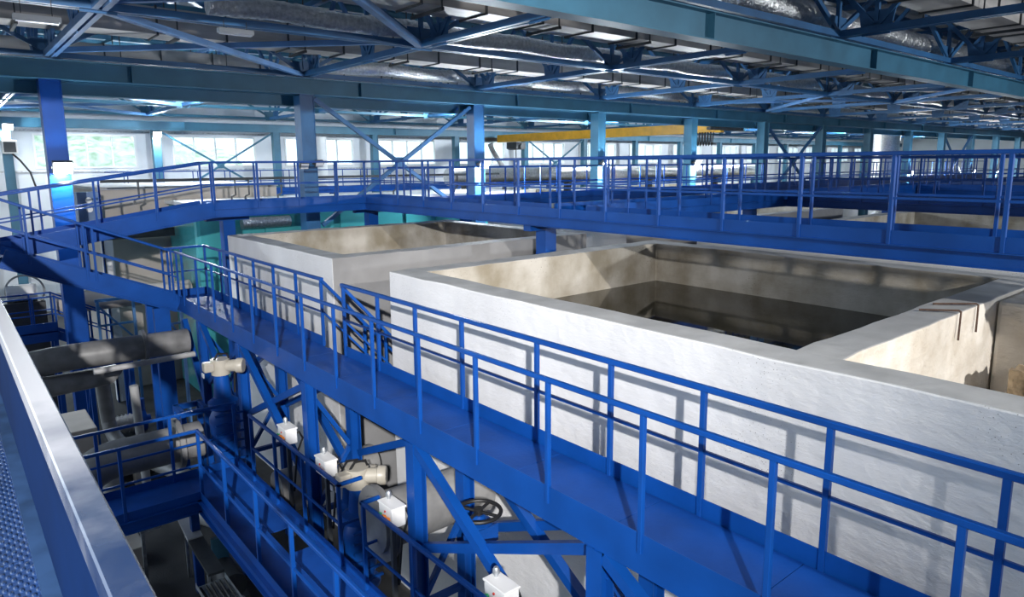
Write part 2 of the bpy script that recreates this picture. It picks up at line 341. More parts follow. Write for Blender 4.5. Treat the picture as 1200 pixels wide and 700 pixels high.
# ================================================================== CONCRETE TANKS
ZT = -1.61
def tank(name, label, x0, x1, y0, y1, t, zb, zw, cells=None):
    """a concrete box open at the top; cells = (y from, y to, water level or None, inner material, floor)"""
    th = thing(name, label, 'tank', ((x0 + x1) / 2, (y0 + y1) / 2, zb))
    cells = cells or [(y0 + t, y1 - t, zw, 2, zw - 1.2)]
    mb = MB()
    def grid(p, du, dv, nu, nv, mi):
        p, du, dv = V(p), V(du), V(dv)
        vs = [p + du * (i / nu) + dv * (j / nv) for j in range(nv + 1) for i in range(nu + 1)]
        mb.mi = mi; mb.add(vs, [(j * (nu + 1) + i, j * (nu + 1) + i + 1, (j + 1) * (nu + 1) + i + 1, (j + 1) * (nu + 1) + i) for j in range(nv) for i in range(nu)])
    a0, a1 = x0 + t, x1 - t; NX = 18
    ys = [y0] + [v for c in cells for v in c[:2]] + [y1]
    for x in (x0, x1):
        for c0, c1 in zip(ys, ys[1:]): grid((x, c0, zb), (0, c1 - c0, 0), (0, 0, ZT - zb), max(1, int((c1 - c0) / .5)), 6, 0)
    for y in (y0, y1):
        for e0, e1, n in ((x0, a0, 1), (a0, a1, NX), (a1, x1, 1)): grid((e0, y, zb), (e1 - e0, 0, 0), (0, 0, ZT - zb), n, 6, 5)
    for i in range(0, len(ys), 2):                  # the cross walls' tops
        for e0, e1, n in ((x0, a0, 1), (a0, a1, NX), (a1, x1, 1)): grid((e0, ys[i], ZT), (e1 - e0, 0, 0), (0, ys[i + 1] - ys[i], 0), n, 1, 1)
    for b0, b1, zl, mi, zf in cells:
        ny = max(1, int((b1 - b0) / .5)); hi = ZT - zf
        for e0, e1 in ((x0, a0), (a1, x1)): grid((e0, b0, ZT), (e1 - e0, 0, 0), (0, b1 - b0, 0), 1, ny, 1)
        for y in (b0, b1): grid((a0, y, zf), (a1 - a0, 0, 0), (0, 0, hi), NX, 4, mi)
        for x in (a0, a1): grid((x, b0, zf), (0, b1 - b0, 0), (0, 0, hi), ny, 4, mi)
        grid((a0, b0, zf), (a1 - a0, 0, 0), (0, b1 - b0, 0), NX, ny, mi)
    o = mb.build('concrete_wall', [WHITEC, TOPC, RAWC, BEIGEC, ROUGHC, GREYC], th)
    bm = bmesh.new(); bm.from_mesh(o.data); bmesh.ops.remove_doubles(bm, verts=bm.verts, dist=0.004)
    for v in bm.verts:                    # hand-cast edges are never quite straight
        v.co += V((random.uniform(-.007, .007), random.uniform(-.007, .007), random.uniform(-.008, .008)))
    bmesh.ops.recalc_face_normals(bm, faces=bm.faces)
    bm.to_mesh(o.data); bm.free()
    b = o.modifiers.new('bevel', 'BEVEL'); b.width = 0.018; b.segments = 2; b.limit_method = 'ANGLE'; b.angle_limit = math.radians(50)
    for b0, b1, zl, mi, zf in cells:
        if zl is not None: MB().box(a0 + .012, a1 - .012, b0 + .012, b1 - .012, zf + .05, zl).build('water', WATER, th)
        else: MB().box(a1 - 1.6, a1 - .012, b1 - .4, b1 - .012, zf + .02, ZT - .03).build('rough_pilaster', ROUGHC, th, bevel=.05)
    return th
tank('concrete_tank', 'large white concrete tank in the right foreground, dark water in one cell, the other dry', 5.19, 11.52, -4.5, 9.19, 0.42, GZ, -2.37,
     cells=[(-4.1, 2.47, None, 4, -4.2), (2.89, 8.77, -2.37, 2, -3.6)])
tank('concrete_tank', 'second white concrete tank, left of the foreground tank across a narrow gap', 5.19, 11.52, 11.14, 16.75, 0.42, GZ, -2.42)
def rough_block(c, s, n=5):
    bm = bmesh.new(); bmesh.ops.create_cube(bm, size=1); bmesh.ops.subdivide_edges(bm, edges=bm.edges, cuts=n, use_grid_fill=True)
    for v in bm.verts:
        v.co = V((v.co.x * s[0] * random.uniform(.93, 1.03), v.co.y * s[1] * random.uniform(.93, 1.03), v.co.z * s[2] * random.uniform(.94, 1.02)))
    me = bpy.data.meshes.new('stone'); bm.to_mesh(me); bm.free(); me.materials.append(STONE)
    o = bpy.data.objects.new('stone_block', me); C.objects.link(o); o.location = c; return o
tag(rough_block((8.85, 1.72, -3.2), (0.7, 0.62, 2.0)), 'rough brown stone block standing in the cream chamber at the right edge', 'block')
for pts, lab in (([(8.02, 2.78, ZT + .02), (8.2, 2.46, ZT + .035), (8.21, 2.44, ZT + .02), (8.17, 2.43, ZT - .28)], 'bent rusty rod hooked over the chamber wall, the nearer of two'), ([(8.47, 2.8, ZT + .02), (8.74, 2.46, ZT + .035), (8.75, 2.44, ZT + .02), (8.72, 2.43, ZT - .28)], 'bent rusty rod hooked over the chamber wall, the farther of two')):
    o = MB().tube(pts, 0.011, 8).build('bent_rod', RUST, None, base=pts[2]); tag(o, lab, 'rod')

# ================================================================== LOWER WALKWAY
DZ = -2.835
lw = thing('walkway', 'long lower blue walkway on braced legs in front of the white tanks', 'walkway', (4.1, 7.4, GZ))
y = -1.6
while y < 16.1:
    y2 = min(y + 1.25, 16.2); MB().box(3.72, 4.47, y, y2 - 0.008, DZ - 0.012, DZ).build('deck_plate', DECK, lw); y = y2
for x, s in ((3.70, -1), (4.49, 1)):
    MB().channel((x, -1.6, -2.93), (x, 16.2, -2.93), 0.06, 0.17, 0.012, -s).build('stringer', BLUE, lw)
    a, b = (-1.6, 16.2)
    if s < 0: MB().box(x - 0.003, x + 0.003, a, 15.45, DZ - 0.02, DZ + 0.15).build('toe_plate', BLUE, lw)
    else:
        MB().box(x - 0.003, x + 0.003, a, 9.35, DZ - 0.02, DZ + 0.15).build('toe_plate', BLUE, lw)
        MB().box(x - 0.003, x + 0.003, 10.08, b, DZ - 0.02, DZ + 0.15).build('toe_plate', BLUE, lw)
MB().box(3.7, 4.49, 16.2, 16.206, DZ - 0.02, DZ + 0.15).build('toe_plate', BLUE, lw)
jm = MB().channel((-0.37, 0, 0), (0.37, 0, 0), 0.05, 0.1, 0.008).mesh('joist', BLUE)
for y in frange(-1.4, 16.1, 15): inst('joist', jm, lw, (4.1, y, -2.905))
handrail(lw, [(3.70, -1.6, DZ), (3.70, 15.45, DZ)], [(3.70, y, DZ) for y in [-1 + k for k in range(17)] + [15.4]], h=1.10, sec=0.042, post=0.04, mid=False)
handrail(lw, [(4.49, -1.6, DZ), (4.49, 9.35, DZ)], [(4.49, y, DZ) for y in [-.97, .02, 1.02, 2.03, 3.04, 4.02, 5.02, 6.32, 7.33, 8.3, 9.33]], h=1.10)
handrail(lw, [(4.49, 10.08, DZ), (4.49, 16.2, DZ), (3.70, 16.2, DZ)], [(4.49, y, DZ) for y in [10.1, 11.1, 12.1, 13.1, 14.1, 15.1, 16.18]] + [(4.0, 16.2, DZ), (3.72, 16.2, DZ)], h=1.10)
FR = [0.6, 3.45, 6.22, 9.06, 11.85, 14.15]
for y in FR:
    for x in (3.76, 4.42):
        MB().ibeam((x, y, GZ), (x, y, -3.015), 0.16, 0.16, 0.012, 0.014, up=(1, 0, 0)).build('leg', BLUE, lw)
    MB().bar((3.84, y, -3.09), (4.34, y, -3.09), 0.1, 0.12).build('head_beam', BLUE, lw)
    MB().bar((3.84, y, -5.0), (4.34, y, -5.0), 0.07, 0.07).build('cross_tie', BLUE, lw)
    MB().bar((3.84, y, -3.3), (4.34, y, -4.1), 0.06, 0.06).build('cross_brace', BLUE, lw)
    MB().bar((3.84, y + 0.001, -4.9), (4.34, y + 0.001, -4.15), 0.06, 0.06).build('cross_brace', BLUE, lw)
for a, b in zip(FR, FR[1:]):
    for x in (3.76, 4.42):
        if a == 6.22 and x < 4: continue
        if a != 6.22: MB().bar((x - 0.02, b - 0.08, -3.05), (x - 0.02, a + 0.08, -4.62), 0.10, 0.10).build('diagonal_brace', BLUE, lw)
        MB().bar((x + 0.05, a + 0.08, -3.08), (x + 0.05, b - 0.08, -4.26), 0.08, 0.10).build('diagonal_brace', BLUE, lw)
# stair down between the tanks
st = thing('stair', 'steep blue stair dropping into the gap between the two white tanks', 'stair', (6.2, 9.72, GZ))
L = 3.45
for y in (9.37, 10.06):
    MB().bar((4.5, y, DZ - 0.1), (4.5 + L, y, GZ + 0.1), 0.03, 0.18).build('stringer', BLUE, st)
    MB().bar((4.49, y, DZ + 1.05), (4.49 + L, y, GZ + 1.15), 0.045, 0.045).build('handrail', BLUE, st)
    MB().bar((4.49, y, DZ + 0.55), (4.49 + L, y, GZ + 0.65), 0.025, 0.03).build('mid_rail', BLUE, st)
    for t in (0.2, 0.5, 0.8):
        xx = 4.5 + L * t; zz = DZ + (GZ - DZ) * t; MB().bar((xx, y, zz), (xx, y, zz + 1.05), 0.04, 0.04, up=(0, 1, 0)).build('post', BLUE, st)
for k in range(1, 16):
    t = k / 16; MB().box(4.5 + L * t - 0.02, 4.5 + L * t + 0.2, 9.39, 10.04, DZ + (GZ - DZ) * t - 0.02, DZ + (GZ - DZ) * t).build('tread', DECK, st)

# ================================================================== RAMP UP TO THE OBSERVER'S GALLERY
ra = thing('ramp', 'lower blue sloping ramp climbing left from the end of the lower walkway', 'ramp', (2.2, 15.8, GZ))
xa, xb, za, zb = 3.70, 0.80, DZ, -1.60
MB().prism((xa, 15.83, za - 0.012), (xb, 15.83, zb - 0.012), [(-.36, -.006), (.36, -.006), (.36, .006), (-.36, .006)]).build('deck_plate', DECK, ra)
for y in (15.45, 16.2):
    MB().bar((xa, y, za - 0.03), (xb, y, zb - 0.03), 0.012, 0.36).build('stringer', BLUE, ra)
    MB().bar((xa, y - 0.02, za - 0.19), (xb, y - 0.02, zb - 0.19), 0.06, 0.02).build('stringer_flange', BLUE, ra)
    e = [0.03, 0.5, 0.55, 0.86]
    handrail(ra, [(xa, y, za), (xb, y, zb)], [(xa + (xb - xa) * t, y, za + (zb - za) * t) for t in e], h=1.09, sec=0.045, post=0.04)
for k in range(1, 14):
    t = k / 14; MB().box(xa + (xb - xa) * t - 0.02, xa + (xb - xa) * t + 0.02, 15.48, 16.17, za + (zb - za) * t - 0.01, za + (zb - za) * t + 0.012).build('cleat', DECK, ra)
for x in (3.35,):
    for y in (15.5, 16.15): MB().bar((x, y, GZ), (x, y, -2.9), 0.3, 0.14, up=(0, 1, 0)).build('leg', BLUE, ra)
MB().bar((3.75, 15.35, -3.2), (3.75, 14.3, -4.6), 0.1, 0.1).build('raking_brace', BLUE, ra)

# ================================================================== UPPER WALKWAY
UZ = -0.98
uw = thing('walkway', 'high blue walkway crossing above the white tanks and turning left at the columns', 'walkway', (9.15, 9, GZ))
XN, XF, YN, YFa = 8.65, 9.65, 16.4, 17.4
def updeck(th, x0, x1, y0, y1, along, z=UZ):
    n = max(1, int((x1 - x0 if along == 'x' else y1 - y0) / 1.5))
    for i in range(n):
        if along == 'x': MB().box(x0 + (x1 - x0) * i / n, x0 + (x1 - x0) * (i + 1) / n - 0.008, y0, y1, z - 0.012, z).build('deck_plate', DECK, th)
        else: MB().box(x0, x1, y0 + (y1 - y0) * i / n, y0 + (y1 - y0) * (i + 1) / n - 0.008, z - 0.012, z).build('deck_plate', DECK, th)
updeck(uw, XN + .02, XF - .02, -3, YFa, 'y'); updeck(uw, 4.85, XN + .015, YN + .02, YFa - .02, 'x')
def edge(th, p, q, z=UZ, side=1, toe=0.18):
    p = V((*p, 0)); q = V((*q, 0)); zz = V((0, 0, 1))
    MB().channel(p + zz * (z - 0.09), q + zz * (z - 0.09), 0.06, 0.18, 0.012, side).build('stringer', BLUE, th)
    MB().bar(p + zz * (z + toe / 2 - 0.012), q + zz * (z + toe / 2 - 0.012), 0.006, toe).build('toe_plate', BLUE, th)
edge(uw, (XN, -3), (XN, YN), side=-1); edge(uw, (XF, -3), (XF, 9.35)); edge(uw, (XF, 10.35), (XF, YFa))
edge(uw, (4.85, YN), (XN, YN)); edge(uw, (4.85, YFa), (XF, YFa), side=-1)
PY = [-2.3, -1.16, -.03, 1.11, 2.25, 3.40, 4.52, 5.67, 6.82, 7.94, 9.05, 10.2, 11.34, 12.48, 13.6, 14.75]
handrail(uw, [(XN, -3, UZ), (XN, YN, UZ), (4.85, YN, UZ)], [(XN, y, UZ) for y in PY] + [(XN, YN, UZ)] + [(x, YN, UZ) for x in (4.86, 5.86, 6.86, 7.87)], drop=0.02)
handrail(uw, [(XF, -3, UZ), (XF, 9.35, UZ)], [(XF, y + .35, UZ) for y in PY if y < 9], sec=0.045, post=0.04)
handrail(uw, [(XF, 10.35, UZ), (XF, YFa, UZ), (4.85, YFa, UZ)], [(XF, y, UZ) for y in (10.37, 11.5, 12.6, 13.8, 14.9, 16.1, 17.38)] + [(x, YFa, UZ) for x in (4.87, 5.1, 6.14, 7.2, 8.3)], sec=0.045, post=0.04)
xa, xb, za, zb = 4.85, 0.80, UZ, -1.60
MB().prism((xa, 16.9, za - 0.012), (xb, 16.9, zb - 0.012), [(-.48, -.006), (.48, -.006), (.48, .006), (-.48, .006)]).build('sloping_deck', DECK, uw)
for y in (YN, YFa):
    MB().bar((xa, y, za), (xb, y, zb), 0.012, 0.36).build('sloping_stringer', BLUE, uw)
    MB().bar((xa, y - 0.02, za - 0.17), (xb, y - 0.02, zb - 0.17), 0.06, 0.02).build('stringer_flange', BLUE, uw)
    off = 0 if y == YN else 0.25
    handrail(uw, [(xa, y, za), (xb, y, zb)], [(x + off, y, za + (zb - za) * (x + off - xa) / (xb - xa)) for x in (3.64, 2.5, 1.4)], sec=0.045, post=0.04)
for (x, y) in ((9.15, 9.95), (9.15, 17.05), (5.3, 17.05), (9.15, 1.2)):
    zf = GZ if not (y < 2) else -2.4
    if y < 2: zf = -4.2
    if y > 16 and x > 6: zf = GZ
    MB().bar((x, y, zf), (x, y, UZ - 0.3), 0.28, 0.28, up=(0, 1, 0)).build('support_column', BLUE, uw)
    MB().bar((x - 0.5, y, UZ - 0.24), (x + 0.5, y, UZ - 0.24), 0.2, 0.12).build('head_beam', BLUE, uw)
jm = MB().channel((-0.48, 0, 0), (0.48, 0, 0), 0.05, 0.1, 0.008).mesh('joist', BLUE)
for y in frange(-2.7, 16.2, 14): inst('joist', jm, uw, (9.15, y, -1.06))
# branch walkway and the far parallel walkways
def straight_walk(label, p, q, wd, z, pitch=1.15, legs=()):
    p, q = V(p), V(q); d = (q - p).normalized(); n = V((-d.y, d.x, 0)); L = (q - p).length
    th = thing('walkway', label, 'walkway', ((p + q) / 2).to_tuple()[:2] + (GZ,))
    m = int(L / 3)
    for i in range(m):
        a = p + d * (L * i / m); b = p + d * (L * (i + 1) / m - 0.01)
        MB().bar(a + V((0, 0, z - 0.006)), b + V((0, 0, z - 0.006)), wd - 0.04, 0.012).build('deck_plate', DECK, th)
    for s in (-1, 1):
        e0, e1 = p + n * s * wd / 2, q + n * s * wd / 2
        MB().channel(e0 + V((0, 0, z - 0.09)), e1 + V((0, 0, z - 0.09)), 0.06, 0.18, 0.012, -s if True else s).build('stringer', BLUE, th)
        MB().bar(e0 + V((0, 0, z + 0.08)), e1 + V((0, 0, z + 0.08)), 0.006, 0.18).build('toe_plate', BLUE, th)
        k = int(L / pitch); handrail(th, [e0 + V((0, 0, z)), e1 + V((0, 0, z))], [e0 + d * (L * (i + .5) / k) + V((0, 0, z)) for i in range(k)], sec=0.045, post=0.04)
    for t in legs:
        c = p + d * L * t; MB().bar(V((c.x, c.y, GZ)), V((c.x, c.y, z - 0.18)), 0.26, 0.26, up=(0, 1, 0)).build('support_column', BLUE, th)
    return th
straight_walk('blue branch walkway leaving the high walkway and running away to the right', (9.72, 9.85, 0), (60, 9.85, 0), 0.95, UZ, legs=(0.13, 0.3, 0.47, 0.64))
straight_walk('dark blue far walkway parallel to the high one, first beyond it', (17.6, -2, 0), (17.6, 9.3, 0), 0.95, UZ, legs=(0.3,))
straight_walk('dark blue far walkway parallel to the high one, second beyond it', (26.2, -1, 0), (26.2, 9.3, 0), 0.95, UZ, legs=(0.3, 0.75))

# ================================================================== OBSERVER'S GALLERY (left edge)
gz = -1.60
ga = thing('walkway', 'blue checker-plate walkway with a thick scuffed handrail at the left edge', 'walkway', (-0.4, 7, GZ))
y = -1.5
while y < 17.3:
    y2 = min(y + 1.6, 17.4); MB().box(-1.0, 0.245, y, y2 - 0.006, gz - 0.006, gz).build('checker_plate', CHECK, ga); y = y2
MB().box(0.25, 0.8, 15.47, 17.4, gz - 0.012, gz).build('landing_plate', CHECK, ga)
MB().channel((0.245, -1.5, gz - 0.099), (0.245, 15.45, gz - 0.099), 0.06, 0.18, 0.012, -1).build('stringer', BLUE, ga)
MB().channel((-1.0, -1.5, gz - 0.09), (-1.0, 17.4, gz - 0.09), 0.06, 0.18, 0.012, 1).build('stringer', BLUE, ga)
MB().box(0.236, 0.242, -1.5, 15.45, gz, gz + 0.12).build('toe_plate', NAVY, ga)
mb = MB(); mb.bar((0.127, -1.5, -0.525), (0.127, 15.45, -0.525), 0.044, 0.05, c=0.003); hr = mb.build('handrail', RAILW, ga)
MB().box(0.107, 0.113, -1.5, 15.45, -0.85, -0.552).build('parapet_panel', NAVY, hr)
MB().box(0.076, 0.19, -1.5, 15.45, -0.862, -0.852).build('parapet_ledge', NAVYL, hr)
me = MB().bar((0, 0, 0), (0, 0, .735), 0.04, 0.04, up=(0, 1, 0)).mesh('post', BLUE)
for y in frange(1.9, 15.4, 9): inst('post', me, hr, (0.175, y, gz))
for y in (2, 8, 14):
    for x in (-0.92, 0.15): MB().bar((x, y, GZ), (x, y, gz - 0.18), 0.14, 0.14, up=(0, 1, 0)).build('leg', BLUE, ga)

# ================================================================== LOW SERVICE PLATFORM
PZ = -4.92
pl = thing('platform', 'low blue service platform with railings at the bottom left', 'platform', (2.9, 7, GZ))
HX0, HX1, HY0, HY1 = 2.98, 3.36, 8.1, 8.75
mb = MB()
for (a, b, c, d) in ((2.55, HX0, 2.4, 11.25), (HX0, 3.4, 2.4, HY0), (HX0, 3.4, HY1, 11.25), (0.2, 2.55, 10.38, 11.25)):
    mb.box(a + .003, b - .003, c + .003, d - .003, PZ - 0.01, PZ)
mb.box(HX1, 3.4, HY0, HY1, PZ - 0.01, PZ); mb.build('deck_plate', DECK, pl)
for p, q, s in (((2.55, 2.4), (2.55, 10.38), -1), ((2.55, 10.38), (0.2, 10.38), -1), ((0.2, 11.25), (3.4, 11.25), -1), ((3.4, 11.25), (3.4, 2.4), -1)):
    edge(pl, p, q, PZ, s, 0.14)
handrail(pl, [(2.57, 2.4, PZ), (2.57, 10.38, PZ), (0.2, 10.38, PZ)], [(2.57, y, PZ) for y in (2.5, 3.6, 4.7, 5.8, 6.9, 8.0, 9.2, 10.36)] + [(x, 10.38, PZ) for x in (1.55, 0.5)], h=1.1, sec=0.045, post=0.045)
handrail(pl, [(0.2, 11.25, PZ), (3.39, 11.25, PZ)], [(x, 11.25, PZ) for x in (0.5, 1.4, 2.4, 3.37)], h=1.1, sec=0.045, post=0.045)
handrail(pl, [(3.38, 10.5, PZ), (3.38, 7.4, PZ), (3.66, 7.4, PZ)], [(3.38, y, PZ) for y in (10.48, 9.5, 8.5, 7.42)], h=1.1, sec=0.045, post=0.045)
handrail(pl, [(3.64, 6.8, PZ), (3.38, 6.8, PZ), (3.38, 2.4, PZ)], [(3.38, y, PZ) for y in (6.78, 5.7, 4.6, 3.5)], h=1.1, sec=0.045, post=0.045)
for x in (2.6, 3.35):
    for y in (2.6, 6.9, 11.1): MB().bar((x, y, GZ), (x, y, PZ - 0.18), 0.12, 0.12, up=(0, 1, 0)).build('leg', BLUE, pl)

# ================================================================== COLUMNS AND RUNWAY BEAMS
shaft_f = MB().ibeam((0, 0, GZ + 0.03), (0, 0, 1.97), 0.40, 0.42, 0.3, 0.02, up=(1, 0, 0))
def column(x, y, ztop, label, group=None, s=0.42, m=TEAL):
    th = thing('steel_column', label, 'column', (x, y, GZ), group)
    MB().ibeam((x, y, GZ + 0.03), (x, y, ztop), s, s, s * 0.88, 0.018, up=(1, 0, 0)).build('shaft', m, th)
    MB().box(x - s / 2, x + s / 2, y - s / 2 - .1, y + s / 2 + .1, GZ, GZ + 0.03).build('base_plate', m, th)
    MB().box(x - s / 2, x + s / 2, y - s / 2 - .03, y + s / 2 + .03, ztop - 0.03, ztop).build('cap_plate', m, th)
    return th
for k, x in enumerate(COLX):
    column(x, YF, 1.95, 'blue steel column, %s from the left in the nearer row under the double runway beam' % ORD[k], s=0.42, m=TEAL if k > 2 else (TRUSS if k else BLUE))
BACKX = [2.6 + 5.95 * k for k in range(15)]
for k, x in enumerate(BACKX):
    column(x, YB, 1.76, 'teal steel column, %s from the left in the far row along the window wall' % ORD[k], s=0.36)
def beam(label, y, z0, z1, wd, x0=-3, x1=97, m=TEAL, name='runway_beam'):
    th = thing(name, label, 'beam', ((x0 + x1) / 2, y, z0)); t = 0.02
    MB().box(x0, x1, y - 0.008, y + 0.008, z0 + t, z1 - t).build('web', m, th)
    MB().box(x0, x1, y - wd / 2, y + wd / 2, z0, z0 + t).build('bottom_flange', m, th)
    MB().box(x0, x1, y - wd / 2, y + wd / 2, z1 - t, z1).build('top_flange', m, th)
    me = MB().box(-0.006, 0.006, y - wd / 2 + .02, y - .008, z0 + t, z1 - t).mesh('stiffener', m, (0, y, z0))
    k = x0 + 6.2 - 0.2 + .9
    while k < min(x1, 60): inst('stiffener', me, th, (k, y, z0)); k += 6.0
    return th
beam('teal runway beam resting on the nearer row of columns', 18.85, 1.95, 2.38, 0.30)
beam('darker lower beam just behind the nearer column row, below the runway beam', 19.42, 1.66, 1.98, 0.26, x0=1.2)
beam('long teal runway beam along the window wall on the far column row', YB, 1.76, 2.18, 0.26)
beam('big teal runway beam slanting across the upper right of the picture', 6.9, 1.93, 2.38, 0.30)
def cross_brace(label, x0, x1, y, z0, z1, s=0.11, m=TRUSS):
    th = thing('cross_brace', label, 'brace', ((x0 + x1) / 2, y, z0))
    MB().bar((x0, y - s * .55, z0), (x1, y - s * .55, z1), s, s).build('diagonal', m, th)
    MB().bar((x0, y + s * .55, z1), (x1, y + s * .55, z0), s, s).build('diagonal', m, th)
    xm, zm = (x0 + x1) / 2, (z0 + z1) / 2
    MB().box(xm - .18, xm + .18, y - .01, y + .01, zm - .16, zm + .16).build('gusset_plate', m, th)
cross_brace('blue cross brace between the second and third columns of the nearer row', 8.55, 13.93, 18.95, -1.72, 1.86)
cross_brace('dark cross brace between the sixth and seventh columns of the nearer row', 32.55, 37.93, 18.95, -1.9, 1.86)
cross_brace('dark cross brace between the tenth and eleventh columns of the nearer row', 56.55, 61.93, 18.95, -1.9, 1.86)
cross_brace('thin teal cross brace before the second window of the far wall', BACKX[1] + .27, BACKX[2] - .27, YB, -1.6, 1.68, 0.09, TEAL)
cross_brace('thin teal cross brace on the far column row behind the yellow crane', BACKX[5] + .27, BACKX[6] - .27, YB, -1.6, 1.68, 0.09, TEAL)

# ================================================================== ROOF STEELWORK
CZ, TZ = 2.50, 4.25
def truss(label, p, q, step, name, m, heavy=0.12, ends=True):
    p, q = V(p), V(q); d = (q - p).normalized(); L = (q - p).length; n = V((-d.y, d.x, 0))
    th = thing(name, label, 'truss', ((p.x + q.x) / 2, (p.y + q.y) / 2, CZ))
    c0, t0 = V((0, 0, CZ)), V((0, 0, TZ))
    mb = MB()
    for s in (-1, 1): mb.bar(p + n * s * 0.07 + c0, q + n * s * 0.07 + c0, 0.09, heavy)
    mb.bar(p + c0 + V((0, 0, heavy / 2 - .006)), q + c0 + V((0, 0, heavy / 2 - .006)), 0.2, 0.012)
    mb.build('bottom_chord', m, th)
    MB().bar(p + t0, q + t0, 0.16, 0.14).build('top_chord', m, th)
    h = TZ - CZ
    up = MB().bar(V((0, 0, 0)), V((0, 0, h)), 0.08, 0.08, up=(0, 1, 0)).mesh('upright', m)
    da = MB().bar(V((0, 0, 0.05)), d * (step / 2) + V((0, 0, h)), 0.08, 0.09).mesh('diagonal', m)
    db = MB().bar(V((0, 0, 0.05)), d * (-step / 2) + V((0, 0, h)), 0.08, 0.09).mesh('diagonal', m)
    g = MB().prism(n * -0.012, n * 0.012, [(-.26, -.10), (.26, -.10), (.34, .36), (-.34, .36)]).mesh('gusset_plate', m)
    k = 0
    while k * step <= L and k < 16:
        c = p + d * (k * step) + c0
        inst('upright', up, th, c); inst('gusset_plate', g, th, c)
        if k * step + step / 2 <= L: inst('diagonal', da, th, c)
        if k: inst('diagonal', db, th, c)
        k += 1
    return th
YR = [0.8, 6.9, 12.95, 19.0, 25.1, 31.2, 37.4]
names = ['nearest overhead, above the right corner of the picture', 'directly above the big slanting runway beam', 'between the two nearer runway beams', 'directly above the nearer row of columns', 'first beyond the nearer column row', 'second beyond the nearer column row', 'directly above the far row of columns']
for y, nm in zip(YR, names):
    truss('blue lattice girder running along the hall, %s' % nm, (2.3 - 6, y, 0), (2.3 + 6 * 15, y, 0), 6.0, 'lattice_girder', TRUSS if y < 25 else TEAL)
for k in range(14):
    x = 2.3 + 6.0 * k
    truss('blue roof truss spanning across the hall above the %s column from the left' % ORD[k], (x, -3, 0), (x, 37.4, 0), 3.05, 'roof_truss', (TRUSSL if k == 0 else TRUSS), 0.13)
for i in range(27):
    y = -2.5 + 1.55 * i
    o = MB().channel((-6, y, 4.52), (98, y, 4.52), 0.06, 0.2, 0.008).build('roof_purlin', TRUSS if i < 14 else TEAL, None, base=(46, y, 4.4))
    tag(o, 'thin steel purlin under the roof sheets, one of the parallel row along the hall', 'purlin', 'roof purlins under the sheeting')
def plan_brace(k, j, lab):
    x0, x1 = 2.3 + 6 * k, 2.3 + 6 * (k + 1); y0, y1 = YR[j], YR[j + 1]
    th = thing('roof_brace', lab, 'brace', ((x0 + x1) / 2, (y0 + y1) / 2, CZ))
    MB().bar((x0 + .1, y0 + .1, CZ - .02), (x1 - .1, y1 - .1, CZ - .02), 0.13, 0.11).build('diagonal', TRUSSL, th)
    MB().bar((x0 + .1, y1 - .1, CZ + .10), (x1 - .1, y0 + .1, CZ + .10), 0.13, 0.11).build('diagonal', TRUSSL, th)
for k, j, lab in ((0, 1, 'pale blue horizontal cross brace high at the top left corner'), (0, 2, 'pale blue roof cross brace at left, just before the nearer column row'), (0, 3, 'pale blue horizontal cross brace behind the leftmost near column'), (0, 5, 'pale blue horizontal cross brace under the roof near the far left window'), (0, 4, 'pale blue horizontal cross brace in the middle of the far left roof bays'), (4, 2, 'pale blue roof cross brace in the fifth bay, before the nearer column row'), (4, 3, 'pale blue horizontal cross brace in the fifth bay, behind the nearer column row'), (4, 1, 'pale blue roof cross brace behind the big slanting runway beam')):
    plan_brace(k, j, lab)
# ducts
def rect_duct(label, y0, y1, z0, z1, x0, x1):
    th = thing('ventilation_duct', label, 'duct', ((x0 + x1) / 2, (y0 + y1) / 2, z0))
    MB().box(x0, x1, y0, y1, z0, z1).build('duct_body', DUCT, th)
    mb = MB(); f = 0.035
    mb.box(-.02, .02, y0 - f, y1 + f, z0 - f, z0); mb.box(-.02, .02, y0 - f, y1 + f, z1, z1 + f); mb.box(-.02, .02, y0 - f, y0, z0, z1); mb.box(-.02, .02, y1, y1 + f, z0, z1)
    me = mb.mesh('flange', DARK, (0, (y0 + y1) / 2, z0))
    hb = MB().box(-.03, .03, y0 - .12, y1 + .12, z0 - .1, z0 - .04).box(-.012, .012, y0 - .1, y0 - .076, z0 - .05, 4.3).box(-.012, .012, y1 + .076, y1 + .1, z0 - .05, 4.3).mesh('hanger', DARK, (0, (y0 + y1) / 2, z0))
    x = x0 + 0.7; i = 0
    while x < x1:
        inst('flange', me, th, (x, (y0 + y1) / 2, z0))
        if i % 2: inst('hanger', hb, th, (x + .4, (y0 + y1) / 2, z0))
        x += 1.5 if x < 40 else 3; i += 1
rect_duct('grey rectangular duct under the roof just before the nearer column row', 17.35, 18.15, 2.92, 3.5, -4, 70)
rect_duct('grey rectangular duct under the roof before the middle lattice girder', 11.2, 12.05, 2.92, 3.5, -4, 70)
rect_duct('grey rectangular duct nearest overhead at the top right', 5.0, 5.9, 2.95, 3.55, 1.5, 60)
rect_duct('grey rectangular duct under the roof beyond the nearer column row', 23.4, 24.2, 2.92, 3.5, -4, 60)
def foil_duct(label, y, z, r, x0, x1):
    n = int((x1 - x0) / 0.06); pts = []; rings = []
    for i in range(n + 1):
        x = x0 + (x1 - x0) * i / n; sag = 0.05 * math.sin((x - 2.3) * math.pi / 3) ** 2
        pts.append((x, y + random.uniform(-.004, .004), z - sag + random.uniform(-.004, .004))); rings.append(r * (1 + random.uniform(-.05, .05)))
    o = MB().tube(pts, r, 16, True, rings).build('foil_duct', FOIL, None, base=((x0 + x1) / 2, y, z)); tag(o, label, 'duct')
foil_duct('crinkled silver foil duct lying along the middle lattice girder', 13.38, 2.90, 0.19, 4.1, 60)
foil_duct('crinkled silver foil duct above the big slanting runway beam at the top right', 7.32, 2.95, 0.23, 11.2, 50)
